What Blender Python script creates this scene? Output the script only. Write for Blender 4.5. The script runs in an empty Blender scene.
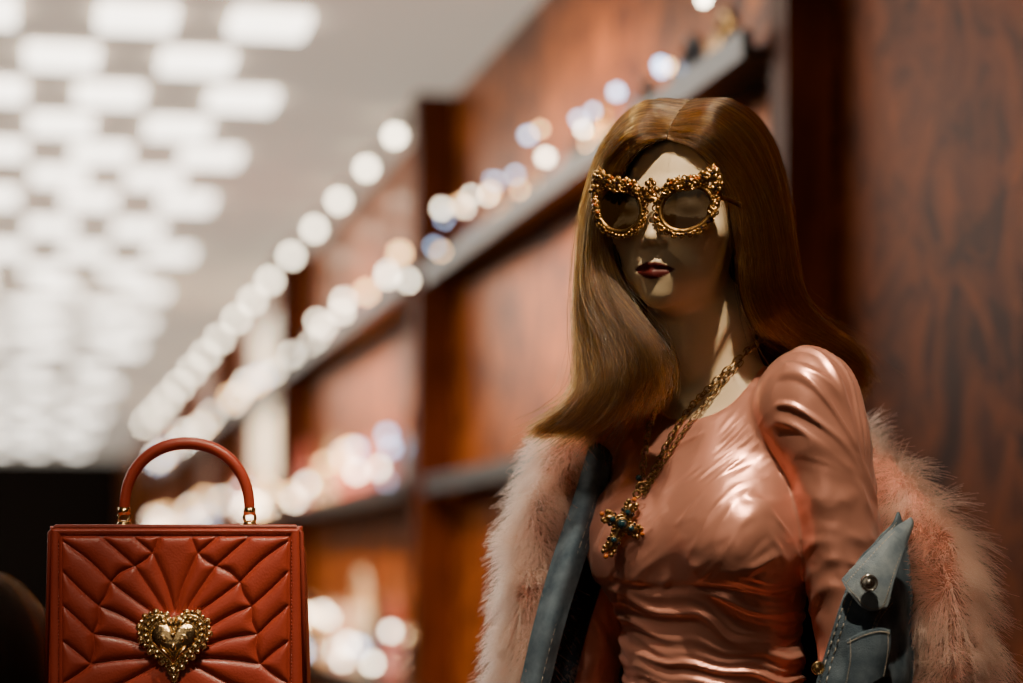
import bpy, math, random
import numpy as np
from mathutils import Vector, Matrix, noise
from mathutils.bvhtree import BVHTree
random.seed(7); rng=np.random.default_rng(7)
ZC=1.5; FP=2415.0; D0=2.7
def M(u,v,d=0.0):
    Y=D0+d; k=Y/FP
    return Vector(((u-511.5)*k, Y, ZC+(570-v)*k))
scene=bpy.context.scene
def link(o,parent=None):
    scene.collection.objects.link(o)
    if parent: o.parent=parent
    return o
def empty(name):
    e=bpy.data.objects.new(name,None); e.empty_display_size=.05
    return link(e)
# ---------------- materials
def mat(name,base,rough=.5,metal=0.,emit=None,es=0.,noise_amt=0.,nscale=8.,bump=0.,bscale=60.,base2=None,stretch=(1,1,1),lo=.35,hi=.68,dist=0.,**kw):
    m=bpy.data.materials.new(name); m.use_nodes=True; nt=m.node_tree; N=nt.nodes; L=nt.links
    b=N['Principled BSDF']
    b.inputs['Base Color'].default_value=(*base,1); b.inputs['Roughness'].default_value=rough
    b.inputs['Metallic'].default_value=metal
    if emit: 
        b.inputs['Emission Color'].default_value=(*emit,1); b.inputs['Emission Strength'].default_value=es
    for k,v in kw.items():
        b.inputs[k.replace('_',' ')].default_value=v
    if base2 is not None or bump>0:
        tc=N.new('ShaderNodeTexCoord'); mp=N.new('ShaderNodeMapping'); mp.inputs['Scale'].default_value=stretch
        L.new(tc.outputs['Object'],mp.inputs['Vector'])
    if base2 is not None:
        n=N.new('ShaderNodeTexNoise'); n.inputs['Scale'].default_value=nscale; n.inputs['Detail'].default_value=8; n.inputs['Roughness'].default_value=.6; n.inputs['Distortion'].default_value=dist
        L.new(mp.outputs[0],n.inputs['Vector'])
        r=N.new('ShaderNodeValToRGB'); r.color_ramp.elements[0].position=lo; r.color_ramp.elements[1].position=hi
        r.color_ramp.elements[0].color=(*base,1); r.color_ramp.elements[1].color=(*base2,1)
        L.new(n.outputs['Fac'],r.inputs[0]); L.new(r.outputs[0],b.inputs['Base Color'])
    if bump>0:
        n2=N.new('ShaderNodeTexNoise'); n2.inputs['Scale'].default_value=bscale; n2.inputs['Detail'].default_value=4
        L.new(mp.outputs[0],n2.inputs['Vector'])
        bp=N.new('ShaderNodeBump'); bp.inputs['Strength'].default_value=bump; bp.inputs['Distance'].default_value=.002
        L.new(n2.outputs['Fac'],bp.inputs['Height']); L.new(bp.outputs[0],b.inputs['Normal'])
    return m
def hairmat(name,color=None,melanin=.6,red=.7,rough=.3,rr=.3,rc=.3):
    m=bpy.data.materials.new(name); m.use_nodes=True; nt=m.node_tree; N=nt.nodes
    N.remove(N['Principled BSDF']); h=N.new('ShaderNodeBsdfHairPrincipled')
    if color: 
        h.parametrization='COLOR'; h.inputs['Color'].default_value=(*color,1)
    else:
        h.parametrization='MELANIN'; h.inputs['Melanin'].default_value=melanin; h.inputs['Melanin Redness'].default_value=red
    h.inputs['Roughness'].default_value=rough; h.inputs['Random Roughness'].default_value=rr
    if not color: h.inputs['Random Color'].default_value=rc
    nt.links.new(h.outputs[0],N['Material Output'].inputs[0])
    return m
m_gold=mat('antique_gold',(.70,.41,.14),.3,1.,base2=(.22,.11,.03),nscale=140,bump=.5,bscale=300)
m_bronze=mat('aged_gold',(.50,.32,.13),.3,1.,base2=(.24,.13,.05),nscale=200,bump=.3,bscale=200)
m_goldb=mat('bright_gold',(.95,.70,.34),.2,1.,bump=.2,bscale=200)
m_gembl=mat('blue_gem',(.006,.035,.05),.08,0.,Coat_Weight=1.)
m_gemdk=mat('dark_gem',(.02,.008,.01),.08,0.,Coat_Weight=1.)
m_gemor=mat('amber_gem',(.45,.12,.02),.1,0.,Coat_Weight=1.)
m_satin=mat('pink_satin',(.82,.37,.285),.33,.60,Specular_IOR_Level=.5,bump=.05,bscale=60,Sheen_Weight=.1)
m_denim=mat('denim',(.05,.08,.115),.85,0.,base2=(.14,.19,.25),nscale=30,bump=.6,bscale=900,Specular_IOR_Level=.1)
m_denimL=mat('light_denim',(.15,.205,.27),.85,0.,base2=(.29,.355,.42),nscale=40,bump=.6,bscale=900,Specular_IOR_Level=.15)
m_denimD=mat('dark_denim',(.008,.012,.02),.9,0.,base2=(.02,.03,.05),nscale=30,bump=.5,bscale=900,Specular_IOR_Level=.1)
m_thread=mat('stitch_thread',(.40,.37,.33),.7)
m_leather=mat('red_leather',(.37,.052,.028),.36,0.,base2=(.30,.038,.021),nscale=14,bump=.22,bscale=420,Coat_Weight=.06)
m_leatherd=mat('red_leather_edge',(.24,.034,.019),.45,0.,bump=.2,bscale=300)
m_furbase=mat('fur_backing',(.46,.17,.12),.95,bump=.3,bscale=80)
m_furhair=hairmat('pink_fur',color=(.80,.30,.22),rough=.45,rr=.3)
m_wig=hairmat('auburn_hair',melanin=.48,red=.78,rough=.22,rr=.5,rc=.6)
m_wig2=hairmat('golden_highlight_hair',melanin=.26,red=.72,rough=.2,rr=.5,rc=.5)
m_wigbase=mat('wig_base',(.06,.022,.008),.6,base2=(.03,.011,.005),nscale=30,stretch=(6,6,1))
m_dkhair=hairmat('black_hair',melanin=.80,red=.05)
m_dkbase=mat('black_wig_base',(.006,.008,.012),.6,bump=.2)
m_lens=mat('lens_tint',(.025,.011,.002),.06,0.,Specular_IOR_Level=.22,Alpha=.96)
# ---------------- parts builder
class Parts:
    def __init__(s): s.v=[];s.f=[];s.m=[]
    def tube(s,path,rad,seg=8,mi=0,closed=False):
        path=[Vector(p) for p in path]; n=len(path)
        if not hasattr(rad,'__len__'): rad=[rad]*n
        base=len(s.v); up=None
        for i,p in enumerate(path):
            if closed: t=path[(i+1)%n]-path[i-1]
            else: t=path[min(i+1,n-1)]-path[max(i-1,0)]
            t.normalize()
            if up is None:
                a=Vector((0,0,1)) if abs(t.z)<.9 else Vector((1,0,0)); up=(a-t*a.dot(t)).normalized()
            else: up=(up-t*up.dot(t)).normalized()
            w=t.cross(up)
            for k in range(seg):
                A=2*math.pi*k/seg; s.v.append(p+(up*math.cos(A)+w*math.sin(A))*rad[i])
        for i in range(n if closed else n-1):
            j=(i+1)%n
            for k in range(seg):
                k2=(k+1)%seg
                s.f.append((base+i*seg+k,base+i*seg+k2,base+j*seg+k2,base+j*seg+k)); s.m.append(mi)
        if not closed:
            s.f.append(tuple(base+k for k in range(seg))[::-1]); s.m.append(mi)
            s.f.append(tuple(base+(n-1)*seg+k for k in range(seg))); s.m.append(mi)
    def torus(s,c,R,r,nrm=(0,1,0),mi=0,seg=16,ss=6,ax=None,e=1.0):
        nrm=Vector(nrm).normalized(); a=Vector((0,0,1)) if abs(nrm.z)<.9 else Vector((1,0,0))
        if ax is not None: a=Vector(ax)
        a=(a-nrm*a.dot(nrm)).normalized(); b=nrm.cross(a)
        s.tube([Vector(c)+a*R*e*math.cos(2*math.pi*i/seg)+b*R*math.sin(2*math.pi*i/seg) for i in range(seg)],r,ss,mi,True)
    def ball(s,c,r,mi=0,seg=10,rings=6):
        if not hasattr(r,'__len__'): r=(r,r,r)
        base=len(s.v); c=Vector(c)
        s.v.append(c+Vector((0,0,r[2])))
        for i in range(1,rings):
            ph=math.pi*i/rings
            for k in range(seg):
                A=2*math.pi*k/seg; s.v.append(c+Vector((r[0]*math.sin(ph)*math.cos(A),r[1]*math.sin(ph)*math.sin(A),r[2]*math.cos(ph))))
        s.v.append(c-Vector((0,0,r[2])))
        for k in range(seg):
            k2=(k+1)%seg
            s.f.append((base,base+1+k,base+1+k2)); s.m.append(mi)
            for i in range(rings-2):
                s.f.append((base+1+i*seg+k,base+1+(i+1)*seg+k,base+1+(i+1)*seg+k2,base+1+i*seg+k2)); s.m.append(mi)
            l=base+1+(rings-2)*seg
            s.f.append((l+k,base+1+(rings-1)*seg,l+k2)); s.m.append(mi)
    def grid(s,P,mi=0):
        base=len(s.v); n=len(P); m=len(P[0])
        for r in P: s.v.extend(Vector(p) for p in r)
        for i in range(n-1):
            for j in range(m-1):
                a=base+i*m+j; s.f.append((a,a+1,a+m+1,a+m)); s.m.append(mi)
    def box(s,fn,x0,x1,y0,y1,z0,z1,mi=0):
        b=len(s.v)
        for x in (x0,x1):
            for y in (y0,y1):
                for z in (z0,z1): s.v.append(Vector(fn(x,y,z)))
        for f in ((0,1,3,2),(4,6,7,5),(0,4,5,1),(2,3,7,6),(0,2,6,4),(1,5,7,3)):
            s.f.append(tuple(b+i for i in f)); s.m.append(mi)
    def make(s,name,mats,parent=None,xf=None,smooth=True):
        me=bpy.data.meshes.new(name)
        vs=[(xf@v if xf is not None else v)[:] for v in s.v]
        me.from_pydata(vs,[],s.f)
        for m in mats: me.materials.append(m)
        me.polygons.foreach_set('material_index',s.m)
        me.polygons.foreach_set('use_smooth',[smooth]*len(s.f)); me.update()
        return link(bpy.data.objects.new(name,me),parent)
def catmull(P,n):
    P=np.array([tuple(p) for p in P],float); k=len(P)
    Q=np.vstack([2*P[0]-P[1],P,2*P[-1]-P[-2]])
    t=np.linspace(0,k-1-1e-9,n); i=t.astype(int); f=(t-i)[:,None]
    a,b,c,d=Q[i],Q[i+1],Q[i+2],Q[i+3]
    return .5*((2*b)+(-a+c)*f+(2*a-5*b+4*c-d)*f**2+(-a+3*b-3*c+d)*f**3)
def catgrid(G,n,m):
    A=np.array([[tuple(p) for p in r] for r in G],float)
    B=np.stack([catmull(A[i],m) for i in range(A.shape[0])])
    return np.stack([catmull(B[:,j],n) for j in range(m)],axis=1)
def curves_obj(name,pts,rad,m,parent=None):
    N,K,_=pts.shape
    c=bpy.data.hair_curves.new(name); c.add_curves([K]*N)
    c.attributes['position'].data.foreach_set('vector',pts.astype(np.float32).ravel())
    r=c.attributes.get('radius') or c.attributes.new('radius','FLOAT','POINT')
    r.data.foreach_set('value',rad.astype(np.float32).ravel())
    c.materials.append(m)
    return link(bpy.data.objects.new(name,c),parent)
# ---------------- SDF tools
def ell(x,y,z,c,r):
    X=(x-c[0]);Y=(y-c[1]);Z=(z-c[2])
    k0=np.sqrt((X/r[0])**2+(Y/r[1])**2+(Z/r[2])**2)+1e-6
    k1=np.sqrt((X/r[0]**2)**2+(Y/r[1]**2)**2+(Z/r[2]**2)**2)+1e-6
    return k0*(k0-1)/k1
def cap(x,y,z,a,b,ra,rb):
    bx,by,bz=b[0]-a[0],b[1]-a[1],b[2]-a[2]; L2=bx*bx+by*by+bz*bz
    X=x-a[0];Y=y-a[1];Z=z-a[2]
    h=np.clip((X*bx+Y*by+Z*bz)/L2,0,1)
    return np.sqrt((X-h*bx)**2+(Y-h*by)**2+(Z-h*bz)**2)-(ra+(rb-ra)*h)
def smin(a,b,k):
    h=np.maximum(k-np.abs(a-b),0)/k; return np.minimum(a,b)-h*h*k*.25
def smax(a,b,k): return -smin(-a,-b,k)
def nets(fn,lo,hi,h,smooth=2):
    ax=[np.arange(lo[i],hi[i]+h,h,dtype=np.float32) for i in range(3)]
    F=np.empty((len(ax[0]),len(ax[1]),len(ax[2])),np.float32)
    yy,zz=np.meshgrid(ax[1],ax[2],indexing='ij')
    for s in range(0,len(ax[0]),16):
        xs=ax[0][s:s+16][:,None,None]
        F[s:s+16]=fn(xs+0*yy[None],yy[None]+0*xs,zz[None]+0*xs)
    ins=F<0
    c=np.zeros(tuple(n-1 for n in F.shape),np.int8)
    offs=[(i,j,k) for i in (0,1) for j in (0,1) for k in (0,1)]
    nx,ny,nz=F.shape
    for (i,j,k) in offs: c+=ins[i:nx-1+i,j:ny-1+j,k:nz-1+k]
    act=(c>0)&(c<8); idx=-np.ones(act.shape,np.int64); I,J,K=np.nonzero(act); n=len(I); idx[act]=np.arange(n)
    acc=np.zeros((n,3));cnt=np.zeros(n)
    for a in offs:
        for b in offs:
            if sum(b)-sum(a)==1 and all(b[q]>=a[q] for q in range(3)):
                Fa=F[I+a[0],J+a[1],K+a[2]];Fb=F[I+b[0],J+b[1],K+b[2]]
                m=(Fa<0)!=(Fb<0); t=np.where(m,Fa/np.where(m,Fa-Fb,1),0)
                p=np.array(a)[None]+t[:,None]*(np.array(b)-np.array(a))[None]
                acc[m]+=p[m];cnt[m]+=1
    V=np.array(lo)+h*(np.stack([I,J,K],1)+acc/cnt[:,None])
    faces=[]
    for axis in range(3):
        sl0=[slice(1,-1)]*3; sl1=[slice(1,-1)]*3; sl0[axis]=slice(0,-1); sl1[axis]=slice(1,None)
        A=ins[tuple(sl0)];B=ins[tuple(sl1)]
        q=np.nonzero(A!=B); fl=~A[q]
        g=[q[t]+(0 if t==axis else 1) for t in range(3)]
        o=[(axis+1)%3,(axis+2)%3]
        def cell(d1,d2):
            w=[x.copy() for x in g]; w[o[0]]-=d1; w[o[1]]-=d2; return idx[w[0],w[1],w[2]]
        Q=np.stack([cell(1,1),cell(0,1),cell(0,0),cell(1,0)],1)
        Q[fl]=Q[fl][:,::-1]; faces.append(Q)
    Fc=np.vstack(faces); Fc=Fc[(Fc>=0).all(1)]
    E=np.vstack([Fc[:,[0,1]],Fc[:,[1,2]],Fc[:,[2,3]],Fc[:,[3,0]]])
    for _ in range(smooth):
        S=np.zeros_like(V)
        for q in range(3): S[:,q]=np.bincount(E[:,0],V[E[:,1],q],len(V))+np.bincount(E[:,1],V[E[:,0],q],len(V))
        C=np.bincount(E[:,0],minlength=len(V))+np.bincount(E[:,1],minlength=len(V))
        V=V*.5+.5*S/np.maximum(C,1)[:,None]
    return V,Fc
def npmesh(name,V,F,mats,parent=None):
    me=bpy.data.meshes.new(name); me.from_pydata(V.tolist(),[],F.tolist())
    me.polygons.foreach_set('use_smooth',[True]*len(F))
    for m in mats: me.materials.append(m)
    me.update(); return link(bpy.data.objects.new(name,me),parent)
# frames
TH=math.radians(35); HH=math.radians(24); ROLL=math.radians(2.5)
TO=M(705,395,.03); HO=M(682,216,0)
def frame(o,th,roll=0):
    return Matrix.Translation(o)@Matrix.Rotation(-th,4,'Z')@Matrix.Rotation(roll,4,'Y')@Matrix.Scale(.01,4)
MT=frame(TO,TH); MH=frame(HO,HH,ROLL)
def tolocal(Mx,x,y,z):
    A=np.array(Mx.inverted(),dtype=np.float32)
    return (A[0,0]*x+A[0,1]*y+A[0,2]*z+A[0,3],A[1,0]*x+A[1,1]*y+A[1,2]*z+A[1,3],A[2,0]*x+A[2,1]*y+A[2,2]*z+A[2,3])
def head(x,y,z):
    xa=np.sqrt(x*x+.01)
    d=ell(x,y,z,(0,2,3.2),(7.2,9.2,8.3))
    d=smin(d,ell(x,y,z,(0,-2.3,-2.2),(6.1,5.9,7.6)),2.)
    d=smin(d,ell(x,y,z,(0,-2.7,-6.2),(4.9,5.0,4.1)),2.)
    d=smin(d,ell(x,y,z,(0,-6.3,-9.3),(1.9,1.6,1.6)),1.8)
    d=smin(d,ell(xa,y,z,(4.2,-4.9,-2.6),(2.0,2.1,1.7)),1.6)
    d=smin(d,cap(xa,y,z,(0,-7.2,1.9),(4.2,-6.0,2.1),.8,.6),1.2)
    d=smax(d,-ell(xa,y,z,(3.1,-9.0,.1),(1.9,1.9,1.15)),1.0)
    d=smin(d,ell(xa,y,z,(3.0,-6.3,0),(1.35,1.1,.95)),.5)
    d=smin(d,ell(x,y,z,(0,-6.2,-6.4),(2.9,2.2,2.6)),1.5)
    d=smin(d,cap(x,y,z,(0,-7.2,.9),(0,-9.2,-3.2),.5,.68),.9)
    d=smin(d,ell(x,y,z,(0,-9.25,-3.6),(.75,.85,.7)),.5)
    d=smin(d,ell(xa,y,z,(.95,-8.3,-3.95),(.6,.9,.55)),.5)
    d=smax(d,-ell(xa,y,z,(.45,-8.9,-4.6),(.25,.5,.35)),.3)
    d=smin(d,cap(xa,y,z,(.4,-8.45,-6.3),(2.0,-7.4,-6.7),.46,.2),.45)
    d=smin(d,cap(xa,y,z,(0,-8.2,-7.4),(1.7,-7.35,-7.0),.68,.3),.45)
    d=smax(d,-cap(xa,y,z,(0,-9.0,-6.83),(2.2,-7.8,-6.87),.13,.08),.3)
    d=smin(d,ell(xa,y,z,(7.1,1.2,-1.2),(.7,1.7,3.0)),.5)
    d=smin(d,cap(x,y,z,(0,2.6,-5),(0,3.6,-15),4.6,4.5),2.0)
    return d
def torso(x,y,z):
    xa=np.sqrt(x*x+.04)
    d=ell(x,y,z,(0,1.8,-14),(12.2,8.3,14))
    d=smin(d,cap(xa,y,z,(0,2.2,-5),(13.2,1.8,-4.5),4.6,3.6),3.)
    d=smin(d,cap(xa,y,z,(0,2.8,1.5),(11,2.2,-3.2),4.0,3.),2.5)
    xb=np.sqrt(x*x+9.)
    d=smin(d,ell(xb,y,z,(6.9,-3.6,-16.8),(5.4,5.8,6.4)),5.0)
    d=smin(d,ell(x,y,z,(0,1.6,-30),(10.5,7.6,12)),5.)
    d=smin(d,ell(x,y,z,(0,2,-47),(15,10.5,13)),5.)
    return d
def neckcap(x,y,z): return cap(x,y,z,(0,1.8,9),(0,2.8,-4),4.5,5.4)
def skin_f(x,y,z):
    hx,hy,hz=tolocal(MH,x,y,z); tx,ty,tz=tolocal(MT,x,y,z)
    d=head(hx,hy,hz)
    t=smin(torso(tx,ty,tz),neckcap(tx,ty,tz),2.5)
    d=smin(d,t,1.5)
    return np.maximum(d,-(tz+12))*.01
mann=empty('mannequin')
V,F=nets(skin_f,(HO.x-.15,HO.y-.16,TO.z-.13),(HO.x+.20,HO.y+.22,HO.z+.125),.0016,2)
SK=(.76,.60,.39)
m_skin=mat('mannequin_skin',SK,.5,bump=.05,bscale=200)
nt=m_skin.node_tree; b=nt.nodes['Principled BSDF']
at=nt.nodes.new('ShaderNodeAttribute'); at.attribute_name='lip'
mx=nt.nodes.new('ShaderNodeMix'); mx.data_type='RGBA'; mx.inputs['A'].default_value=(*SK,1); mx.inputs['B'].default_value=(.10,.009,.009,1)
nt.links.new(at.outputs['Fac'],mx.inputs['Factor']); nt.links.new(mx.outputs['Result'],b.inputs['Base Color'])
body=npmesh('head_neck_and_chest',V,F,[m_skin],mann)
hx,hy,hz=tolocal(MH,V[:,0],V[:,1],V[:,2])
u=np.abs(hx)/2.35; up=-6.83+.78*(1-u**1.6)-.12*np.exp(-(hx/.35)**2); lw=-6.83-1.15*(1-u**2)
msk=np.clip((up-hz)/.12+.5,0,1)*np.clip((hz-lw)/.12+.5,0,1)*(hy<-6)*(u<1)
a=body.data.attributes.new('lip','FLOAT','POINT'); a.data.foreach_set('value',msk.astype(np.float32))
# ---------------- dress
def dress_f(x,y,z):
    tx,ty,tz=tolocal(MT,x,y,z); xa=np.abs(tx)
    d=torso(tx,ty,tz)-.45
    nh=ell(tx,ty,tz,(0,-2.0,4.1),(6.8,9.2,7.2))
    d=smax(d,-nh,.5)
    puff=ell(xa,ty,tz,(12.3,1.2,-2.3),(6.1,5.7,7.1))
    arm=smin(puff,cap(xa,ty,tz,(14.7,1.5,-7),(18.0,2.6,-31),4.9,4.1),2.5)
    arm=smin(arm,cap(xa,ty,tz,(18.0,2.6,-31),(16,-1,-53),4.0,2.9),1.5)
    d=smin(d,arm,.5)
    return np.maximum(d,-(tz+58))*.01
V,F=nets(dress_f,(TO.x-.28,TO.y-.30,TO.z-.60),(TO.x+.28,TO.y+.30,TO.z+.08),.0026,2)
me=bpy.data.meshes.new('t'); me.from_pydata(V.tolist(),[],F.tolist()); me.update()
Nn=np.zeros(len(V)*3); me.vertices.foreach_get('normal',Nn); Nn=Nn.reshape(-1,3)
tx,ty,tz=tolocal(MT,V[:,0],V[:,1],V[:,2])
def sst(a,b,x): t=np.clip((x-a)/(b-a),0,1); return t*t*(3-2*t)
def nz(sx,sy,sz,off,A=None):
    X,Y,Z=(tx,ty,tz) if A is None else A
    return np.array([noise.noise(Vector((a*sx+off,b*sy,c*sz))) for a,b,c in zip(X,Y,Z)])
nz1=nz(.16,.16,.16,0); nz2=nz(.4,.4,.4,9)
def rdg(n,p=1.0): return (1-np.sqrt(np.clip(n*n*10+.02,0,1)))**p
armm=sst(10.8,12.2,np.abs(tx)-.09*(-tz-6).clip(0,40)*.6)
waist=sst(-19.5,-25,tz)*(1-armm)
wz=tz+.24*tx+1.7*nz1
fold=rdg(nz(.04,.05,.40,3,(tx,ty,wz)),1.3)*.85+rdg(nz(.06,.07,.85,13,(tx,ty,wz)),1.2)*.40
disp=waist*.66*(fold-.38)
bust=(1-armm)*(1-waist)*sst(-1,-6,tz)
df=rdg(nz(.07,.07,.26,21,(tx+.5*tz,ty,tz*.8-.55*tx+1.2*nz1)),1.2)
df2=rdg(nz(.10,.10,.55,61,(tx-.3*tz,ty,tz*.7-.75*tx+1.8*nz1)),1.3)
low=sst(-9,-17,tz)
disp+=bust*((.36*(df-.3)*(.35+.65*low)+.22*(df2-.3))*np.clip(.45+2*nz2,0,1))+bust*.30*nz1
disp+=-.34*np.exp(-((tz+22.0+.06*tx+.8*nz1)/.5)**2)*(1-armm)*(ty<0)
ang=np.arctan2(ty-1.2,tz+12.)
rad_=np.hypot(ty-1.2,tz+12)
pfm=armm*sst(-10,-2,tz)
gat=rdg(nz(.12,1,.07,31,(tx*1.,ang*7.5,rad_)),1.2)
disp+=pfm*.48*(gat-.3)+pfm*.2*nz1
af=rdg(nz(.1,.12,.34,41,(tx,ty,tz*.7+.9*ty+1.5*nz1)),1.3)
disp+=armm*sst(-6,-12,tz)*(.46*(af-.3)*np.clip(.6+1.5*nz2,0,1)+.2*nz1)
V=V+Nn*disp[:,None]*.01
dress=npmesh('pink_satin_dress',V,F,[m_satin])
bpy.data.meshes.remove(me)
P=Parts(); G=[]
for i in range(30):
    t=i/29; z=-52-t*(TO.z*100-52-22)
    G.append([MT@Vector(((14+6*t+.6*math.sin(k*2*math.pi/72*12)*t)*math.cos(2*math.pi*k/72),2+(10+7*t+.6*math.sin(k*2*math.pi/72*12)*t)*math.sin(2*math.pi*k/72),z)) for k in range(73)])
P.grid(G); sk=P.make('skirt',[m_satin],dress)
# ---------------- wig
GL=[[(667,138,-.068),(645,145,-.068),(624,166,-.055),(613,205,-.030),(611,250,-.030),(623,288,-.040),(645,320,-.055),(662,350,-.062),(667,385,-.066),(654,420,-.068)],
[(669,128,-.062),(640,130,-.062),(610,163,-.042),(600,210,-.018),(596,260,-.018),(600,305,-.028),(614,345,-.040),(622,384,-.050),(608,416,-.046),(584,436,-.036)],
[(676,115,-.046),(645,114,-.036),(611,150,-.016),(596,205,.0),(590,260,.002),(588,315,-.002),(592,355,-.014),(593,390,-.022),(575,415,-.022),(550,432,-.010)],
[(688,102,.0),(650,104,.01),(616,145,.025),(602,205,.035),(597,270,.035),(594,330,.025),(594,368,.01),(587,398,.0),(565,420,.0),(536,436,.008)],
[(700,103,.07),(660,112,.09),(630,160,.1),(618,220,.1),(615,290,.09),(618,350,.07),(622,388,.06),(612,412,.06),(596,430,.05),(580,444,.04)],
[(706,105,.085),(705,130,.12),(702,200,.125),(702,270,.12),(704,320,.115),(706,350,.125),(706,380,.14),(706,410,.15),(706,440,.16),(706,470,.165)],
[(701,103,.07),(735,110,.08),(758,150,.09),(768,210,.1),(772,270,.1),(780,315,.1),(795,345,.1),(815,370,.1),(830,390,.1),(842,410,.1)],
[(692,101,.0),(728,104,.0),(762,140,.01),(777,195,.02),(783,250,.025),(790,290,.03),(806,320,.035),(828,342,.04),(850,360,.045),(866,380,.05)],
[(681,111,-.046),(713,108,-.050),(746,137,-.040),(767,190,-.030),(776,245,-.020),(782,290,-.008),(798,318,.008),(820,336,.025),(842,352,.037),(860,370,.045)],
[(672,127,-.064),(706,130,-.070),(732,160,-.062),(750,205,-.052),(758,250,-.045),(763,293,-.036),(777,322,-.020),(798,340,.0),(820,352,.022),(838,366,.04)],
[(668,138,-.068),(695,149,-.069),(718,174,-.062),(731,205,-.054),(738,245,-.050),(742,285,-.046),(752,318,-.038),(769,338,-.015),(792,350,.01),(816,362,.03)]]
GM=np.array([[tuple(M(*p)) for p in g] for g in GL])
ctr=np.array(tuple(M(690,213,.02)))
dense=catgrid(GM,121,60)
rad=dense-ctr; rad[...,2]*=.0; rad/=np.linalg.norm(rad,axis=2,keepdims=True)+1e-6
P=Parts(); base=dense-rad*.007
P.grid(base[:,:50].tolist()); wb=P.make('wig_base',[m_wigbase],mann)
so=wb.modifiers.new('s','SOLIDIFY'); so.thickness=.002
def strands(N,K,spread,thick,seed,clumps=300,out=0.):
    r=np.random.default_rng(seed)
    cl=r.uniform(0,120,clumps); ci=r.integers(0,clumps,N)
    s=np.clip(cl[ci]+r.normal(0,.8,N),0,120)
    s=np.where(r.random(N)<.2,r.uniform(0,120,N),s)
    s0=np.floor(s).astype(int).clip(0,119); f=(s-s0)[:,None,None]
    full=dense[s0]*(1-f)+dense[s0+1]*f
    rd=rad[s0]*(1-f)+rad[s0+1]*f
    ln=(r.uniform(.88,1.04,clumps)[ci]*r.uniform(.88,1.0,N))[:,None]
    ts=np.clip(np.linspace(0,59,K)[None]*ln,0,58.999); t0=np.floor(ts).astype(int); g=(ts-t0)[...,None]
    rows=np.arange(N)[:,None]
    p=full[rows,t0]*(1-g)+full[rows,t0+1]*g; q=rd[rows,t0]*(1-g)+rd[rows,t0+1]*g
    tt=np.linspace(0,1,K)[None,:,None]
    lift=(r.uniform(-.003,.007,clumps))[ci][:,None,None]
    th=(r.random(N)**1.3)[:,None,None]*thick*np.clip(tt*6+.25,0,1)+lift*np.clip(tt*2.5,0,1)+out
    p=p+q*(th-.001)
    ph=r.uniform(0,6.28,clumps)[ci][:,None]; am=(.0015+.009*r.random(clumps)**1.5)[ci][:,None]; fq=r.uniform(7,15,clumps)[ci][:,None]
    tang=np.cross(q,np.array([0,0,1.])); t_=tt[...,0]
    p=p+tang*(np.sin(t_*fq+ph)*am*t_)[...,None]+q*(np.cos(t_*fq*.9+ph*1.7)*am*.6*t_)[...,None]
    ph2=r.uniform(0,6.28,N)[:,None]
    p=p+tang*(np.sin(t_*17+ph2)*.0014*t_)[...,None]
    p=p+r.normal(0,1,(N,1,3))*spread*(.10+tt**2)
    p=p+r.normal(0,.0003,(N,K,3))
    return p
K=40
def addhair(name,pp,r0,m,seed):
    rr_=np.random.default_rng(seed).uniform(.6,1.4,len(pp))[:,None]
    rd=np.ones((len(pp),K))*r0*np.linspace(1,.4,K)[None]*rr_
    return curves_obj(name,pp,rd,m,mann)
wg=addhair('wig_strands',np.concatenate([strands(14000,K,.0034,.008,3),strands(1200,K,.012,.013,5)]),.00032,m_wig,1)
addhair('wig_highlight_strands',strands(2600,K,.0038,.009,17,clumps=110,out=.0015),.00044,m_wig2,2)
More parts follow.
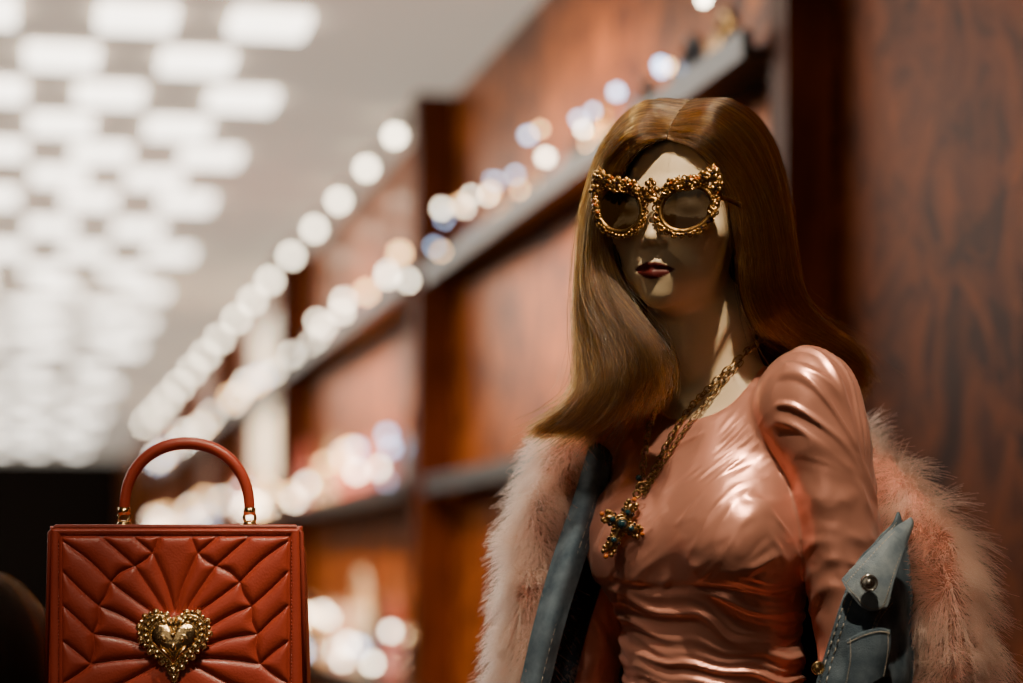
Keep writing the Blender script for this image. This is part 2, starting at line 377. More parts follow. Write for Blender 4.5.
# ---------------- glasses (head local cm)
P=Parts(); r_=random.Random(4)
def wrap(x,z): return -9.7+.026*x*x
ZL=-.45
for sgn in (-1,1):
    cx,cz=3.85*sgn,ZL
    def lensp(t,k=1.0):
        X=2.80*k*math.cos(t); Z=2.5*k*math.sin(t)+.12*X*sgn
        x=cx+X; z=cz+Z; return Vector((x,wrap(x,z),z))
    n=40
    P.tube([lensp(2*math.pi*i/n) for i in range(n)],.32,8,0,True)
    P.tube([lensp(2*math.pi*i/n,1.13)+Vector((0,-.1,0)) for i in range(n)],.22,6,0,True)
    G=[[lensp(2*math.pi*i/n,k)+Vector((0,-.12*(1-k*k),0)) for i in range(n+1)] for k in (0.001,.35,.7,1.0)]
    P.grid(G,1)
    for i in range(46):
        t=2*math.pi*i/46; p=lensp(t,1.08+r_.uniform(0,.10)); p.y-=.25
        top=max(0,math.sin(t))
        P.ball(p,r_.uniform(.14,.23),0 if r_.random()<.85 else 3,7,5)
        if i%2==0:
            c=lensp(t,1.18+.14*top); c.y-=.15
            P.torus(c,r_.uniform(.22,.34),.10,(r_.uniform(-.4,.4),1,r_.uniform(-.4,.4)),0,10,5)
    crest=[(-2.4,2.2),(-1.6,2.85),(-.6,3.1),(.4,3.2),(1.3,3.5),(2.1,4.0),(2.8,4.5),(3.3,4.0),(3.45,3.0),(3.4,1.9),(3.25,.8),(2.9,-.6)]
    for sc,dy in ((1.0,.0),(.88,-.14),(.77,-.1)):
        pts=[Vector((cx+sgn*a*(sc*.5+.5),wrap(cx+sgn*a,0)-.15+dy,cz+b*.95*sc)) for a,b in crest]
        cq=catmull(pts,44)
        P.tube([Vector(tuple(q)) for q in cq],[.26+.1*math.sin(i*1.3) for i in range(44)],7,0)
        for q in catmull(pts,30):
            q=Vector(tuple(q)); P.ball(q+Vector((r_.uniform(-.15,.15),-.15,r_.uniform(-.1,.22))),r_.uniform(.13,.28),0 if r_.random()<.82 else 2,7,5)
            P.torus(q+Vector((r_.uniform(-.1,.1),-.12,-.2)),r_.uniform(.2,.36),.10,(r_.uniform(-.5,.5),1,r_.uniform(-.5,.5)),0,10,5)
    for a,b in ((-1.6,2.75),(.2,3.0),(1.9,3.6),(2.9,4.0),(3.3,2.4)):
        q=Vector((cx+sgn*a*.97,wrap(cx+sgn*a,0)-.55,cz+b*.92))
        for k in range(5):
            A=2*math.pi*k/5+a; P.ball(q+Vector((.42*math.cos(A),0,.42*math.sin(A))),(.29,.13,.29),0,8,5)
        P.ball(q+Vector((0,-.14,0)),.20,3 if a>0 else 2,8,6)
    for a,b,h in ((-.9,3.1,.6),(.3,3.2,.6),(1.3,3.4,.7),(2.1,4.0,.7),(2.7,4.4,.7),(3.2,4.0,.4)):
        q=Vector((cx+sgn*a,wrap(cx+sgn*a,0)-.15,cz+b*.95))
        P.tube([q,q+Vector((sgn*.05,0,h*.5)),q+Vector((sgn*.12,0,h))],[.30,.24,.05],7,0)
    x=cx+sgn*3.0
    arm=[Vector((x,wrap(x,0),.9)),Vector((sgn*7.6,-6.0,.8)),Vector((sgn*8.0,-2.,.6)),Vector((sgn*8.0,1.5,.3))]
    P.tube([Vector(tuple(q)) for q in catmull(arm,20)],[.34-.008*i for i in range(20)],8,0)
    for q in catmull(arm,20)[:5]:
        P.ball(Vector(tuple(q))+Vector((sgn*.1,-.05,r_.uniform(-.2,.2))),r_.uniform(.16,.26),0,7,5)
P.tube([Vector((-1.1,-9.7,ZL+.6)),Vector((-.4,-10.1,ZL+1.0)),Vector((.4,-10.1,ZL+1.0)),Vector((1.1,-9.7,ZL+.6))],.28,8,0)
for dx,dz,rr in ((0,.9,.32),(-.45,1.3,.28),(.45,1.3,.28),(0,1.7,.28),(-.6,.6,.2),(.6,.6,.2),(-.75,1.9,.32),(.75,1.9,.32),(0,2.2,.24),(-.35,2.6,.24),(.35,2.6,.24),(0,3.0,.18)):
    P.ball((dx,-10.1,dz+ZL),rr,0,8,6)
    P.torus((dx,-10.15,dz+ZL),rr*1.1,.08,(0,1,.3),0,10,5)
gl=P.make('ornate_sunglasses',[m_gold,m_lens,m_gemor,m_gemdk],None,MH)
# ---------------- necklace
def bvh(o): return BVHTree.FromPolygons([v.co for v in o.data.vertices],[p.vertices for p in o.data.polygons])
B=[bvh(dress),bvh(body)]
CAM=Vector((0,0,ZC))
def drape(u,v,off=.004):
    d=(M(u,v)-CAM).normalized(); best=None
    for b in B:
        h=b.ray_cast(CAM,d)
        if h[0] is not None and (best is None or h[3]<best[1]): best=(h[0],h[3])
    return best[0]-d*off if best else M(u,v,-.05)
def chain(P,path,n,R,r):
    q=catmull(path,n)
    for i in range(n-1):
        a=Vector(tuple(q[i]));b=Vector(tuple(q[i+1])); t=(b-a); ln=t.length; t.normalize()
        side=t.cross(Vector((0,1,0))).normalized()
        nrm=(Vector((0,1,0)) if i%2==0 else (side+Vector((0,.6,0))).normalized())
        P.torus((a+b)/2,R,r,nrm,0,12,5,ax=t,e=ln*.72/R)
P=Parts()
right=[M(764,338,.02)]+[drape(*p) for p in ((748,350),(725,372),(705,392),(690,408),(674,432),(660,458),(650,478),(642,492))]
left=[drape(*p) for p in ((672,385),(662,400),(652,420),(646,445),(643,470),(641,492))]
chain(P,right,36,.0034,.0010); chain(P,left,20,.0034,.0010)
r3=[drape(*p) for p in ((742,362),(712,395),(688,425),(668,455),(652,480),(643,496))]
chain(P,r3,36,.0024,.0007)
c0=drape(640,496,.010); c1=drape(622,524,.014); c2=drape(610,556,.012)
axd=(c2-c0).normalized(); sd=axd.cross(Vector((0,1,0))).normalized(); fr=sd.cross(axd).normalized()
if fr.y>0: fr=-fr
L=(c2-c0).length
def cp(a,b,f=0): return c1+axd*a+sd*b+fr*f
P.torus(cp(-L*.5,0),.004,.0013,(0,1,0),0)
for arm,ln in (((1,0),.036),((-1,0),.026),((0,1),.021),((0,-1),.021)):
    A,Bd=arm
    P.tube([cp(A*t*ln,Bd*t*ln) for t in (0,.25,.5,.75,1)],[.0055,.004,.0035,.005,.002],8,0)
    for k in range(7):
        t=(k+1)/7*ln
        for s in (-1,1):
            o=.0045+.0014*(k%2)
            P.ball(cp(A*t+Bd*s*o,Bd*t+A*s*o,.001),.0017+.0006*(k%2),0 if k%3 else 2,6,5)
            P.torus(cp(A*t+Bd*s*o,Bd*t+A*s*o,.001),.0022,.0006,fr,0,8,4)
    P.ball(cp(A*ln*.55,Bd*ln*.55,.003),.0036,1,8,6); P.torus(cp(A*ln*.55,Bd*ln*.55,.002),.0042,.001,fr,0)
    for s in (-1,0,1):
        P.ball(cp(A*ln*1.0+Bd*s*.005+A*(1-abs(s))*.004,Bd*ln*1.0+A*s*.005+Bd*(1-abs(s))*.004,.001),.0030,0 if s else 3,7,5)
P.ball(cp(0,0,.004),.0055,1,10,8); P.torus(cp(0,0,.003),.0065,.0014,fr,0)
for k in range(14): P.ball(cp(.0095*math.cos(k*.449),.0095*math.sin(k*.449),.002),.0019,0,6,5)
P.torus(drape(641,487,.008),.005,.0014,(0,1,0),0); P.ball(drape(639,478,.009),.004,1,8,6)
nk=P.make('cross_pendant_necklace',[m_bronze,m_gembl,m_gemdk,m_gemor])
# ---------------- fur trimmed denim jacket
jk=empty('fur_trimmed_denim_jacket')
fpath=[M(*p) for p in ((526,760,.085),(528,700,.08),(535,640,.08),(541,580,.085),(549,520,.09),(568,466,.10),(604,438,.13),(660,432,.17),(725,428,.2),(800,440,.17),(855,466,.10),(898,512,.04),(930,560,.0),(944,625,-.02),(950,700,-.03),(954,760,-.03))]
FPt=catmull(fpath,160)
Rr=np.interp(np.linspace(0,1,160),[0,.3,.42,.5,.6,.72,1],[.027,.029,.030,.03,.03,.034,.036])
P=Parts(); P.tube([Vector(tuple(p)) for p in FPt],list(Rr),14,0); P.make('fur_collar_backing',[m_furbase],jk)
def fur(N,K,seed):
    r=np.random.default_rng(seed); t=r.uniform(0,158.9,N); i=t.astype(int); f=(t-i)[:,None]
    c=FPt[i]*(1-f)+FPt[i+1]*f; T=FPt[i+1]-FPt[i]; T/=np.linalg.norm(T,axis=1,keepdims=True)
    up=np.array([0,-1.,.2]); a=np.cross(T,up); a/=np.linalg.norm(a,axis=1,keepdims=True); b=np.cross(a,T)
    A=r.uniform(0,2*np.pi,N)[:,None]; n=a*np.cos(A)+b*np.sin(A)
    R=Rr[i][:,None]; root=c+n*R
    nv=np.array([tuple(noise.noise_vector(Vector(tuple(p*38)))) for p in root])
    nv2=np.array([tuple(noise.noise_vector(Vector(tuple(p*14+5)))) for p in root])
    d=n*.85+np.array([0,0,-.45])+nv*.75+nv2*.6+r.normal(0,.2,(N,3)); d/=np.linalg.norm(d,axis=1,keepdims=True)
    leftside=(t<60); tow=(n[:,0]>.1)&leftside; tow2=(n[:,0]<-.3)&(t>110)
    Ln=(r.uniform(.022,.048,N)*(1+.4*nv[:,0])*np.where(tow,.45,1.)*np.where(tow2,.6,1.))[:,None]
    s=np.linspace(0,1,K)[None,:,None]
    p=root[:,None]+d[:,None]*Ln[:,None]*s+np.array([0,0,-1.])*Ln[:,None]*.4*s**2+nv[:,None]*Ln[:,None]*.4*s**2
    return p
fp=fur(44000,7,11); rd=np.ones(fp.shape[:2])*.00036*np.linspace(1,.35,7)[None]
curves_obj('fur_collar_strands',fp,rd,m_furhair,jk)
def patch(name,G,mats,n=40,m=40,th=.003,stitch=(),wr=.0):
    g=catgrid([[M(*p) for p in r] for r in G],n,m)
    for i in range(n):
        for j in range(m):
            g[i,j]+=np.array([0,1,0])*wr*noise.noise(Vector(tuple(g[i,j]*22)))
    P=Parts(); P.grid(g.tolist()); o=P.make(name,mats,jk)
    s=o.modifiers.new('s','SOLIDIFY'); s.thickness=th; s.offset=0
    P=Parts()
    for kind,pos,a,b in stitch:
        line=[]
        for q in np.linspace(a,b,90):
            i,j=(pos*(n-1),q*(m-1)) if kind=='r' else (q*(n-1),pos*(m-1))
            i0,j0=int(min(i,n-2)),int(min(j,m-2)); fi,fj=i-i0,j-j0
            p=(g[i0,j0]*(1-fi)+g[i0+1,j0]*fi)*(1-fj)+(g[i0,j0+1]*(1-fi)+g[i0+1,j0+1]*fi)*fj
            line.append(Vector(tuple(p))+Vector((0,-.0024,0)))
        for k in range(0,88,3): P.tube(line[k:k+3],.0006,5,0)
    if stitch: P.make(name+'_stitching',[m_thread],jk)
    return o
patch('right_front',[
 [(898,512,-.03),(892,524,-.060),(876,541,-.105),(857,563,-.128),(842,600,-.136),(828,645,-.136),(812,700,-.132),(800,760,-.12)],
 [(906,536,-.02),(902,555,-.050),(890,583,-.11),(873,606,-.14),(860,640,-.150),(848,680,-.150),(836,730,-.14),(828,790,-.13)],
 [(912,572,-.01),(908,602,-.040),(898,632,-.10),(884,656,-.135),(874,690,-.15),(866,730,-.15),(860,770,-.14),(852,820,-.13)],
 [(916,640,-.01),(913,670,-.035),(907,700,-.09),(900,730,-.12),(892,760,-.13),(886,800,-.13),(880,840,-.12),(876,860,-.12)]],
 [m_denim],60,80,.003,[('r',.03,.1,.9),('r',.10,.1,.9),('r',.42,.3,.85),('r',.46,.3,.85)],.012)
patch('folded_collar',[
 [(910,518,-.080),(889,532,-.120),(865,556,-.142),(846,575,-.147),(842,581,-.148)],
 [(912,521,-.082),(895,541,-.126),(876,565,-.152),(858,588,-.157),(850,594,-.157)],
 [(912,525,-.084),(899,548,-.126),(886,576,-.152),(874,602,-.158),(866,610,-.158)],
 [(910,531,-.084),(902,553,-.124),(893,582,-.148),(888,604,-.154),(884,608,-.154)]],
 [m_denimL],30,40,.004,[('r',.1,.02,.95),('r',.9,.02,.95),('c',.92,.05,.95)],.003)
patch('chest_pocket_flap',[
 [(846,640,-.160),(862,632,-.162),(878,628,-.160),(890,630,-.152)],
 [(846,662,-.162),(862,658,-.165),(878,652,-.162),(890,650,-.152)],
 [(840,690,-.162),(858,690,-.165),(872,684,-.162),(886,676,-.152)]],
 [m_denim],24,24,.003,[('r',.08,.02,.98),('c',.08,.02,.98),('c',.93,.02,.98)],.001)
P=Parts(); bc=M(869,583,-.168)
P.ball(bc,(.0095,.003,.0095),0,20,8); P.torus(bc+Vector((0,-.002,0)),.0078,.0015,(0,1,0),0,20); P.ball(bc+Vector((0,-.003,0)),(.004,.002,.004),0)
b2=M(818,668,-.145); P.ball(b2,(.006,.004,.008),1); P.torus(b2+Vector((0,-.002,0)),.006,.0014,(0,1,0),1)
P.make('metal_buttons',[mat('steel_button',(.6,.6,.58),.25,1.),m_goldb],jk)
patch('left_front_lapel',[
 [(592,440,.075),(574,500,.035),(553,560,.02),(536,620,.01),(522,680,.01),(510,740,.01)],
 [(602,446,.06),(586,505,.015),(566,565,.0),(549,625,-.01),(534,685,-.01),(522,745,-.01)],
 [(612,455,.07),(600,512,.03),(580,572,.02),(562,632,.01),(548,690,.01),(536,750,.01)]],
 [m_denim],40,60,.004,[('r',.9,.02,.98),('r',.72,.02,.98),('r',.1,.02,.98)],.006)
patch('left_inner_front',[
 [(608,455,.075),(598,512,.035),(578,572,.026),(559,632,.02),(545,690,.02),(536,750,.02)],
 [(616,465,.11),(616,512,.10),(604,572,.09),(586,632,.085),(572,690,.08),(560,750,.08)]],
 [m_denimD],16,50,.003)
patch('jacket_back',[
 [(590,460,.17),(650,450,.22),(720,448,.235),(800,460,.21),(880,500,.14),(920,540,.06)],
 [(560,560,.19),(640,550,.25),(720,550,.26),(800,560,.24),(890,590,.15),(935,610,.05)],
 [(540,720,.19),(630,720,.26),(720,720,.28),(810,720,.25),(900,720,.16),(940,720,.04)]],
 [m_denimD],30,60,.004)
# ---------------- handbag
BD=-.075; bs=(D0+BD)/FP
BO=M(175.5,643,BD)
def bw(x,z,y=0): return BO+Vector((x,y,z))
bag=empty('quilted_leather_handbag')
W=.1375; ZT=(643-526)*bs; ZB=-.080; DEP=.085
segs=[]
def pxs(*pts):
    q=[((x-175.5)*bs,(643-y)*bs) for x,y in pts]
    q=[tuple(p) for p in catmull([Vector((a,0,b)) for a,b in q],10)]
    for a,b in zip(q[:-1],q[1:]): segs.append(((a[0],a[2]),(b[0],b[2])))
for side in (1,-1):
    def S(*pts): pxs(*[(175.5+side*(x-175.5),y) for x,y in pts])
    S((176,612),(182,590),(190,570),(198,553)); S((198,553),(206,560),(216,566)); S((198,553),(194,543),(190,533)); S((198,553),(210,543),(222,533))
    S((184,614),(198,592),(216,566)); S((216,566),(234,550),(254,533))
    S((190,618),(216,600),(240,582)); S((240,582),(262,560),(290,540)); S((216,566),(230,572),(240,582))
    S((202,632),(228,616),(252,606)); S((252,606),(270,590),(290,570)); S((240,582),(244,594),(252,606))
    S((204,646),(230,638),(258,634)); S((258,634),(272,620),(290,604)); S((252,606),(252,620),(258,634))
    S((202,658),(232,660),(260,664)); S((260,664),(274,652),(290,640)); S((258,634),(256,648),(260,664))
    S((196,666),(230,684),(258,696)); S((260,664),(276,676),(290,684))
nx,nz_=330,250
X=np.linspace(-1,1,nx)[None,:]*np.ones((nz_,1)); T=np.linspace(0,1,nz_)[:,None]*np.ones((1,nx))
Zg=ZB+(ZT-ZB)*T; Xg=X*(W+.005*(1-T))
dm=np.full(Xg.shape,1.)
inw=np.minimum.reduce([W-.015-np.abs(Xg)*.985,ZT-.010-Zg,Zg-ZB-.012])
for a,b in segs:
    ax,az=a;bx,bz=b;dx,dz=bx-ax,bz-az; h=np.clip(((Xg-ax)*dx+(Zg-az)*dz)/(dx*dx+dz*dz+1e-12),0,1)
    dm=np.minimum(dm,np.hypot(Xg-ax-h*dx,Zg-az-h*dz))
dm=np.minimum(dm,np.abs(inw)*1.0)
pf=np.clip(dm/.013,0,1); Hh=.0062*np.sqrt(1-(1-pf)**2)
for _ in range(12):
    Hp=np.pad(Hh,1,mode='edge'); Hh=(Hp[1:-1,1:-1]*2+Hp[:-2,1:-1]+Hp[2:,1:-1]+Hp[1:-1,:-2]+Hp[1:-1,2:])/6
Hh-=.0014*np.exp(-(dm/.0011)**2)
Hh*=np.clip(inw/.003,0,1)
rim=np.clip(-inw/.012,0,1); Hh+=np.where(inw<0,.0035*np.sqrt(np.clip(1-(rim*2-1)**2,0,1)),0)
edge=np.minimum.reduce([(W+.005*(1-T))-np.abs(Xg),ZT-Zg,Zg-ZB]); e=np.clip(edge/.005,0,1)
Hh=Hh*e-.006*(1-np.sqrt(1-(1-e)**2))
P=Parts(); P.grid([[bw(Xg[j,i],Zg[j,i],-Hh[j,i]) for i in range(nx)] for j in range(nz_)],0)
prof=[]
for k in range(13):
    t=k/12; y=.006+t*(DEP-.006)
    s=1.0 if t<.85 else 1-.03*(t-.85)/.15
    ring=[]
    for q in range(80):
        A=2*math.pi*q/80; n=9
        cx_=math.copysign(abs(math.cos(A))**(2/n),math.cos(A)); sz_=math.copysign(abs(math.sin(A))**(2/n),math.sin(A))
        z=(ZT+ZB)/2+sz_*(ZT-ZB)/2*s; tt=(z-ZB)/(ZT-ZB)
        gus=1-.035*math.sin(math.pi*t)*(tt)
        ring.append(bw(cx_*(W+.005*(1-tt))*s*gus,z,y))
    prof.append(ring+[ring[0]])
P.grid(prof,1)
P.grid([prof[-1],[bw(0,(ZT+ZB)/2,DEP)]*81],1)
def rim_path(x,z0,z1,y):
    return [bw(-x-.005,z0,y),bw(-x,z1-.006,y),bw(-x+.006,z1,y),bw(x-.006,z1,y),bw(x,z1-.006,y),bw(x+.005,z0,y)]
P.tube(rim_path(W-.001,ZB,ZT-.001,.001),.0028,8,1)
for k in range(60):
    x=-W+.02+(2*W-.04)*k/59; P.tube([bw(x,ZT-.0085,-.0022),bw(x+.0028,ZT-.0085,-.0022)],.0005,4,2)
for sx in (-1,1):
    for k in range(48):
        z=ZB+.012+(ZT-ZB-.03)*k/47; x=sx*(W-.011); P.tube([bw(x,z,-.0034),bw(x,z+.0026,-.0034)],.0005,4,2)
P.make('quilted_body',[m_leather,m_leatherd,m_leather],bag)
P=Parts(); hp=[]
hx0=(113+6-175.5)*bs; hx1=(252-6-175.5)*bs; cxh=(hx0+hx1)/2; Rh=(hx1-hx0)/2
zt0=ZT+.014
for k in range(41):
    A=math.pi*k/40; hp.append(bw(cxh-Rh*math.cos(A)*(1.0),zt0+.078*math.sin(A)**.82,.036))
P.tube(hp,[.0058+.0012*math.sin(math.pi*k/40) for k in range(41)],12,0)
for hx in (hx0,hx1):
    P.tube([bw(hx,zt0-.001,.036),bw(hx,zt0+.007,.036)],[.0072,.0066],14,1)
    P.torus(bw(hx,zt0-.004,.036),.0062,.0019,(0,1,0),1,18,8)
    P.torus(bw(hx,ZT+.002,.036),.0070,.0016,(0,0,1),1,18,8)
    P.ball(bw(hx,ZT+.003,.036),(.008,.008,.004),1)
    P.box(lambda x,y,z:bw(x,z,y),hx-.014,hx+.014,.026,.046,ZT-.001,ZT+.0022,0)
P.make('handle',[m_leather,m_goldb],bag)
P=Parts(); hs=.0262/16
def heart(t,k): return (16*math.sin(t)**3*hs*k,(13*math.cos(t)-5*math.cos(2*t)-2*math.cos(3*t)-math.cos(4*t)+1.5)*hs*k*1.05)
YF=-.0095
G=[]
for k in np.linspace(0.02,1,14):
    G.append([bw(*heart(2*math.pi*i/72,k),YF-.009*math.sqrt(max(0,1-k*k))-.002) for i in range(73)])
P.grid(G,0)
for k,r in ((1.0,.0018),(1.32,.0014)): P.tube([bw(*heart(2*math.pi*i/72,k),YF-.002) for i in range(72)],r,7,0,True)
for i in range(38):
    t=2*math.pi*i/38; P.ball(bw(*heart(t,1.16),YF-.003),.0031,1,8,6)
for i in range(44):
    t=2*math.pi*(i+.5)/44; x,z=heart(t,1.46); P.ball(bw(x,z,YF-.002),(.0025,.002,.0025),0,7,5)
    if i%2: P.torus(bw(x,z,YF-.001),.0033,.0010,(0,1,0),0,10,5)
P.grid([[bw(*heart(2*math.pi*i/72,k),YF) for i in range(73)] for k in (.02,.7,1.42)],0)
P.grid([[bw(*heart(2*math.pi*i/72,k),y) for i in range(73)] for k,y in ((1.42,YF),(1.42,.002))],0)
for sx in (-1,1):
    sp=[bw(sx*(.0095+.006*math.cos(a)*(1-a/9)),.004+.006*math.sin(a)*(1-a/9),YF-.0098+.0004*a) for a in np.linspace(0,7,26)]
    P.tube(sp,.0012,6,0)
    P.tube([bw(sx*.002,-.018,YF-.009),bw(sx*.008,-.010,YF-.0115),bw(sx*.014,-.003,YF-.0095)],[.001,.0018,.0008],6,0)
    P.ball(bw(sx*.0095,.004,YF-.0105),.0026,1)
P.ball(bw(0,-.004,YF-.0105),(.0035,.003,.005),0); P.ball(bw(0,.009,YF-.009),.003,1)
for k in range(-2,3):
    P.tube([bw(k*.004,.016,YF-.003),bw(k*.0055,.024,YF-.005),bw(k*.007,.031-abs(k)*.002,YF-.003)],[.0024,.0028,.0004],7,0)
P.make('heart_clasp',[mat('clasp_gold',(.95,.70,.36),.22,1.,bump=.4,bscale=260),m_goldb],bag)
# ---------------- room
PHI=math.atan(.2035); cp_,sp_=math.cos(PHI),math.sin(PHI)
def R(a,b,z): return Vector((a*cp_-b*sp_, a*sp_+b*cp_, z))
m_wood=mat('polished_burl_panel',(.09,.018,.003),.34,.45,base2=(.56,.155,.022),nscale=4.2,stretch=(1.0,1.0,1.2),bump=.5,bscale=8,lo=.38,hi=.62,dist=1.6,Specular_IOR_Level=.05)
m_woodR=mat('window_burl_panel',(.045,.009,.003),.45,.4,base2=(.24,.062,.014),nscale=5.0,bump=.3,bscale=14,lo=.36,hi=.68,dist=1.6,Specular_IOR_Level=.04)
m_woodd=mat('dark_wood',(.06,.013,.004),.5,.2,base2=(.14,.034,.009),nscale=5,stretch=(3,3,.8),Specular_IOR_Level=.06)
m_dark=mat('dark_metal',(.02,.019,.018),.4,.5)
m_edge=mat('shelf_edge_metal',(.07,.075,.085),.35,.8)
m_ceil=mat('self_lit_ceiling',(.60,.50,.40),.8,0.,emit=(.92,.80,.65),es=.46)  # emission added so the ceiling looks lit where little bounce light reaches it
m_panel=mat('ceiling_light_panel',(.9,.9,.9),.5,0.,emit=(1.,.91,.78),es=6.0)
m_floor=mat('dark_floor',(.03,.022,.018),.25,0.,base2=(.05,.035,.028),nscale=2)
m_farwall=mat('far_wall_paint',(.012,.008,.006),.7,Specular_IOR_Level=.1)
def room(name,a0,a1,b0,b1,z0,z1,m,parent=None):
    P=Parts(); P.box(R,a0,a1,b0,b1,z0,z1); return P.make(name,[m],parent,smooth=False)
HC=ZC+1.56
room('floor',-3.6,1.5,1.2,34,-.1,0,m_floor)
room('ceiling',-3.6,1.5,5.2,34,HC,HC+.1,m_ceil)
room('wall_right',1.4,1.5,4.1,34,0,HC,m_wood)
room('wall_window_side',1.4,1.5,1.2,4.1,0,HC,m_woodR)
room('wall_left',-3.6,-3.5,1.2,34,0,HC,m_farwall)
room('wall_back',-3.5,1.4,33.9,34,0,HC,m_farwall)
room('display_platform',-2.2,1.38,1.75,3.7,0.0,.2,m_woodd)
P=Parts(); q=random.Random(8)
b=5.6; row=0
while b<33:
    for i in range(12):
        sp=.40 if b<13 else .48
        a=.70-sp*i-(sp*.4 if row%2 else 0)+q.uniform(-.02,.02)
        if a<-3.3: break
        w=.105 if b<13 else .11; l=.24 if b<10 else (.30 if b<16 else .5)
        P.box(R,a-w,a+w,b,b+l,HC-.03,HC-.002)
    b+=.56 if b<10 else (.84 if b<16 else 1.8); row+=1
P.make('ceiling_light_panels',[m_panel],smooth=False)
for i,(b,pr) in enumerate(((4.06,.08),(7.8,.13),(11.9,.15),(15.9,.15),(20,.15),(25,.15))):
    room('trim_%d'%(i+1),1.4-pr,1.4,b,b+.10,0,HC,m_woodd)
bays=((4.2,7.75),(7.95,11.85),(12.05,15.85),(16.05,19.95),(20.2,25))
shv=empty('wall_display_shelving')
P=Parts()
for i,(b0,b1) in enumerate(bays):
    for h in (.95,.27,-.42):
        a0=1.28 if i==0 else 1.24
        P.box(R,a0+.02,1.395,b0,b1,ZC+h-.015,ZC+h)
        P.box(R,a0,a0+.02,b0,b1,ZC+h-.022,ZC+h+.03,1)
P.make('shelf_boards',[m_dark,m_edge],shv,smooth=False)
room('backlit_display_case',1.36,1.395,12.3,14.4,ZC+.30,ZC+1.42,mat('case_light',(.9,.85,.75),.5,0.,emit=(1,.84,.62),es=1.0),shv)
m_e1=mat('glow_warm',(1,.9,.8),.5,0.,emit=(1,.84,.62),es=26); m_e2=mat('glow_gold',(1,.7,.4),.5,0.,emit=(1,.55,.22),es=18); m_e3=mat('glow_cool',(.7,.8,1),.5,0.,emit=(.50,.68,1),es=11)  # emissive colours shared by the track spots and the shelf balls
P=Parts(); q=random.Random(3)
b=8.2
while b<26:
    s=.020+.0008*(b-8)
    P.tube([R(1.29,b,HC),R(1.27,b,HC-.05)],.02,8,1)
    P.ball(R(1.26,b,HC-.07),s,0,10,8); b+=.70+.07*(b-8)+q.uniform(-.08,.14)
P.make('track_spotlights',[m_e1,m_dark],smooth=True)
P=Parts()
for h in (.95,.27,-.42):
    for (b0,b1) in bays:
        b=b0+.15
        near=b0<7.8
        while b<b1-.1:
            mi=q.choice([0,0,0,1,1,2]) if not near else q.choice([0,0,1,2,2])
            s=(q.uniform(.006,.012) if near else q.uniform(.009,.016)+.0008*(b-6))
            if not(near and h<.9): P.ball(R(q.uniform(1.27,1.36),b,ZC+h+q.uniform(.03,.17 if h>.9 else .24)),s,mi,10,8)
            b+=q.uniform(.09,.32) if not near else q.uniform(.04,.15)
P.make('shelf_glow_balls',[m_e1,m_e2,m_e3],shv)  # small glowing balls along the shelves that blur into bokeh discs
cols=[mat('acc_cream',(.75,.60,.45),.4),mat('acc_pink',(.75,.20,.17),.4),mat('acc_gold',(.8,.5,.2),.25,1.),mat('acc_black',(.02,.02,.025),.3),mat('acc_blue',(.05,.12,.35),.3)]
def minibag(P,b,z,w,h,mi):
    a0,a1=1.30,1.385; n=7
    G=[]
    for k in range(6):
        t=k/5; ww=w*(1-.2*t)
        ring=[R((a0+a1)/2+(a1-a0)/2*math.copysign(abs(math.cos(A))**.4,math.cos(A))*(1-.3*t),b+ww/2*math.copysign(abs(math.sin(A))**.4,math.sin(A)),z+h*.65*t) for A in np.linspace(0,2*math.pi,25)]
        G.append(ring)
    G.append([R((a0+a1)/2,b,z+h*.66)]*25); P.grid(G,mi)
    P.tube([R((a0+a1)/2,b-w*.28*math.cos(A),z+h*.62+h*.36*math.sin(A)) for A in np.linspace(0,math.pi,13)],.012,6,mi)
P=Parts()
for h in (.95,.27,-.42):
    for (b0,b1) in bays:
        b=b0+.35
        while b<b1-.2:
            if b<7.8: b+=.6; continue
            w=q.uniform(.18,.3); minibag(P,b,ZC+h,w,q.uniform(.12,.2) if h>.9 else q.uniform(.22,.34),q.choice([0,1,2,3,3,4] if h>.9 else [0,1,1,2,2,3])); b+=w+q.uniform(.1,.5)
for b in (4.5,4.75,5.1,5.5,5.8,6.3,6.7,7.2):
    minibag(P,b,ZC+.95,q.uniform(.10,.18),q.uniform(.08,.14),q.choice([2,3,4,3,2]))
minibag(P,9.6,ZC-.42,.55,.42,0); minibag(P,8.4,ZC-.42,.25,.2,1)
P.make('shelf_handbags',cols,shv)
room('display_counter',-2.4,-.2,16,20,0,1.35,m_dark)
P=Parts(); P.box(lambda x,y,z:Vector((x,y,z)),BO.x-.15,BO.x+.16,BO.y-.03,BO.y+.11,.2,BO.z+ZB); P.make('display_plinth',[m_dark],smooth=False)
# second mannequin with black wig
mm2=empty('dark_haired_mannequin')
Rt=Matrix.Translation(M(-38,672,.36))@Matrix.Rotation(math.radians(190),4,'Z')@Matrix.Translation(-M(690,213,.03))
for o,mm in ((body,None),(wb,m_dkbase),(wg,m_dkhair)):
    c=o.copy(); link(c,mm2); c.matrix_world=Rt
    if mm:
        c.material_slots[0].link='OBJECT'; c.material_slots[0].material=mm
P=Parts(); c=Rt@M(705,395,.03)
P.tube([Vector((c.x,c.y,z)) for z in (.2,.22,.3,.7,c.z-.3,c.z-.12)],[.16,.15,.06,.05,.08,.10],24,0); P.make('torso_stand',[m_dark],mm2)
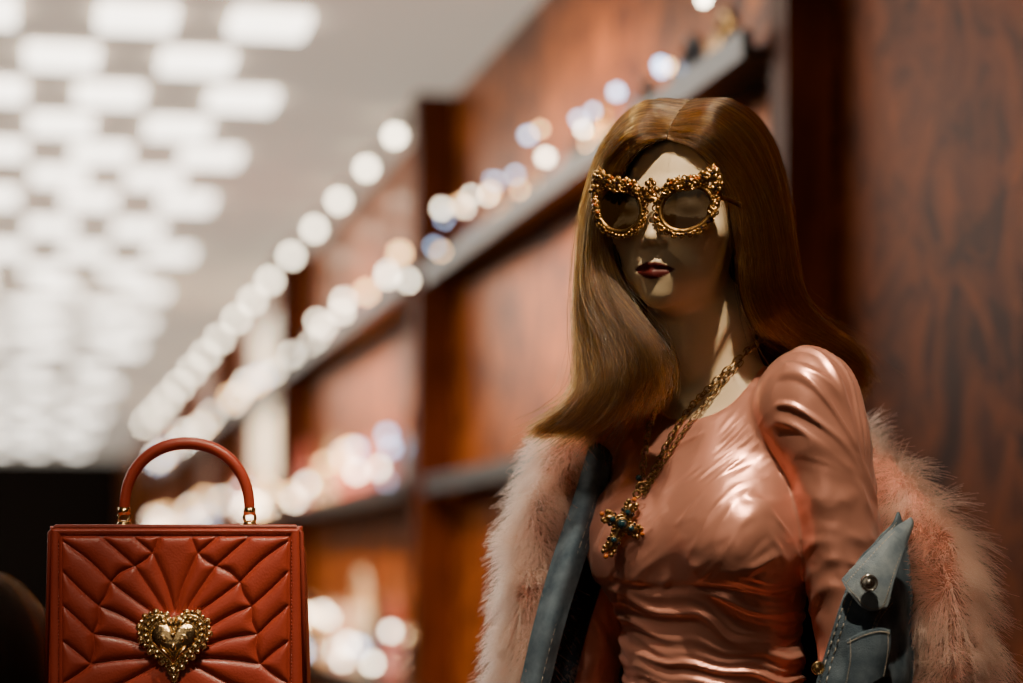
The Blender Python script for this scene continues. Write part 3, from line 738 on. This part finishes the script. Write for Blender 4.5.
# ---------------- lights
def spot(name,loc,tgt,power,size,col,blend=.4,r=.03):
    l=bpy.data.lights.new(name,'SPOT'); l.energy=power; l.spot_size=math.radians(size); l.color=col; l.spot_blend=blend; l.shadow_soft_size=r
    o=link(bpy.data.objects.new(name,l)); o.location=loc; o.rotation_euler=(Vector(tgt)-Vector(loc)).to_track_quat('-Z','Y').to_euler(); return o
spot('window_spotlight',(.24,1.88,3.2),M(710,330),178,42,(1,.79,.53),r=.025)
spot('window_spotlight',(-.45,1.55,3.0),M(200,600),68,36,(1,.78,.55),r=.08)
spot('window_spotlight',(1.15,2.25,3.0),M(760,280),130,38,(1,.78,.50))
spot('window_spotlight',(-.5,3.5,3.1),M(580,450),40,45,(1,.82,.6))
for i,b in enumerate((5.6,9.6,13.6)):
    p=R(.2,b-.3,3.0); spot('wall_fill_spot',p,R(1.4,b+.4,1.5),(560,560,340)[i],95,(1,.64,.32),.8,.06)  # added spots aimed at the wall to brighten the wood bays
spot('wall_fill_spot',R(.3,2.6,3.0),R(1.4,3.5,1.7),46,80,(1,.66,.36),.9,.06)  # added spot brightening the wood beside the window
al=bpy.data.lights.new('front_fill','AREA'); al.energy=3.6; al.size=1.6; al.color=(1,.80,.58)  # added dim fill from ahead, not a street source
o=link(bpy.data.objects.new('front_fill',al)); o.location=(-.8,-.5,2.4); o.rotation_euler=(M(500,400)-o.location).to_track_quat('-Z','Y').to_euler()
w=bpy.data.worlds.new('night'); scene.world=w; w.use_nodes=True; w.node_tree.nodes['Background'].inputs[0].default_value=(.06,.032,.018,1); w.node_tree.nodes['Background'].inputs[1].default_value=.3
# ---------------- camera
cd=bpy.data.cameras.new('camera'); cam=link(bpy.data.objects.new('camera',cd)); cam.location=CAM; cam.rotation_euler=(math.pi/2,0,0)
cd.sensor_width=36; cd.lens=FP*36/1023; cd.shift_y=(570-341.5)/1023
cd.dof.use_dof=True; cd.dof.focus_distance=2.63; cd.dof.aperture_fstop=2.0
cd.clip_end=100
scene.camera=cam
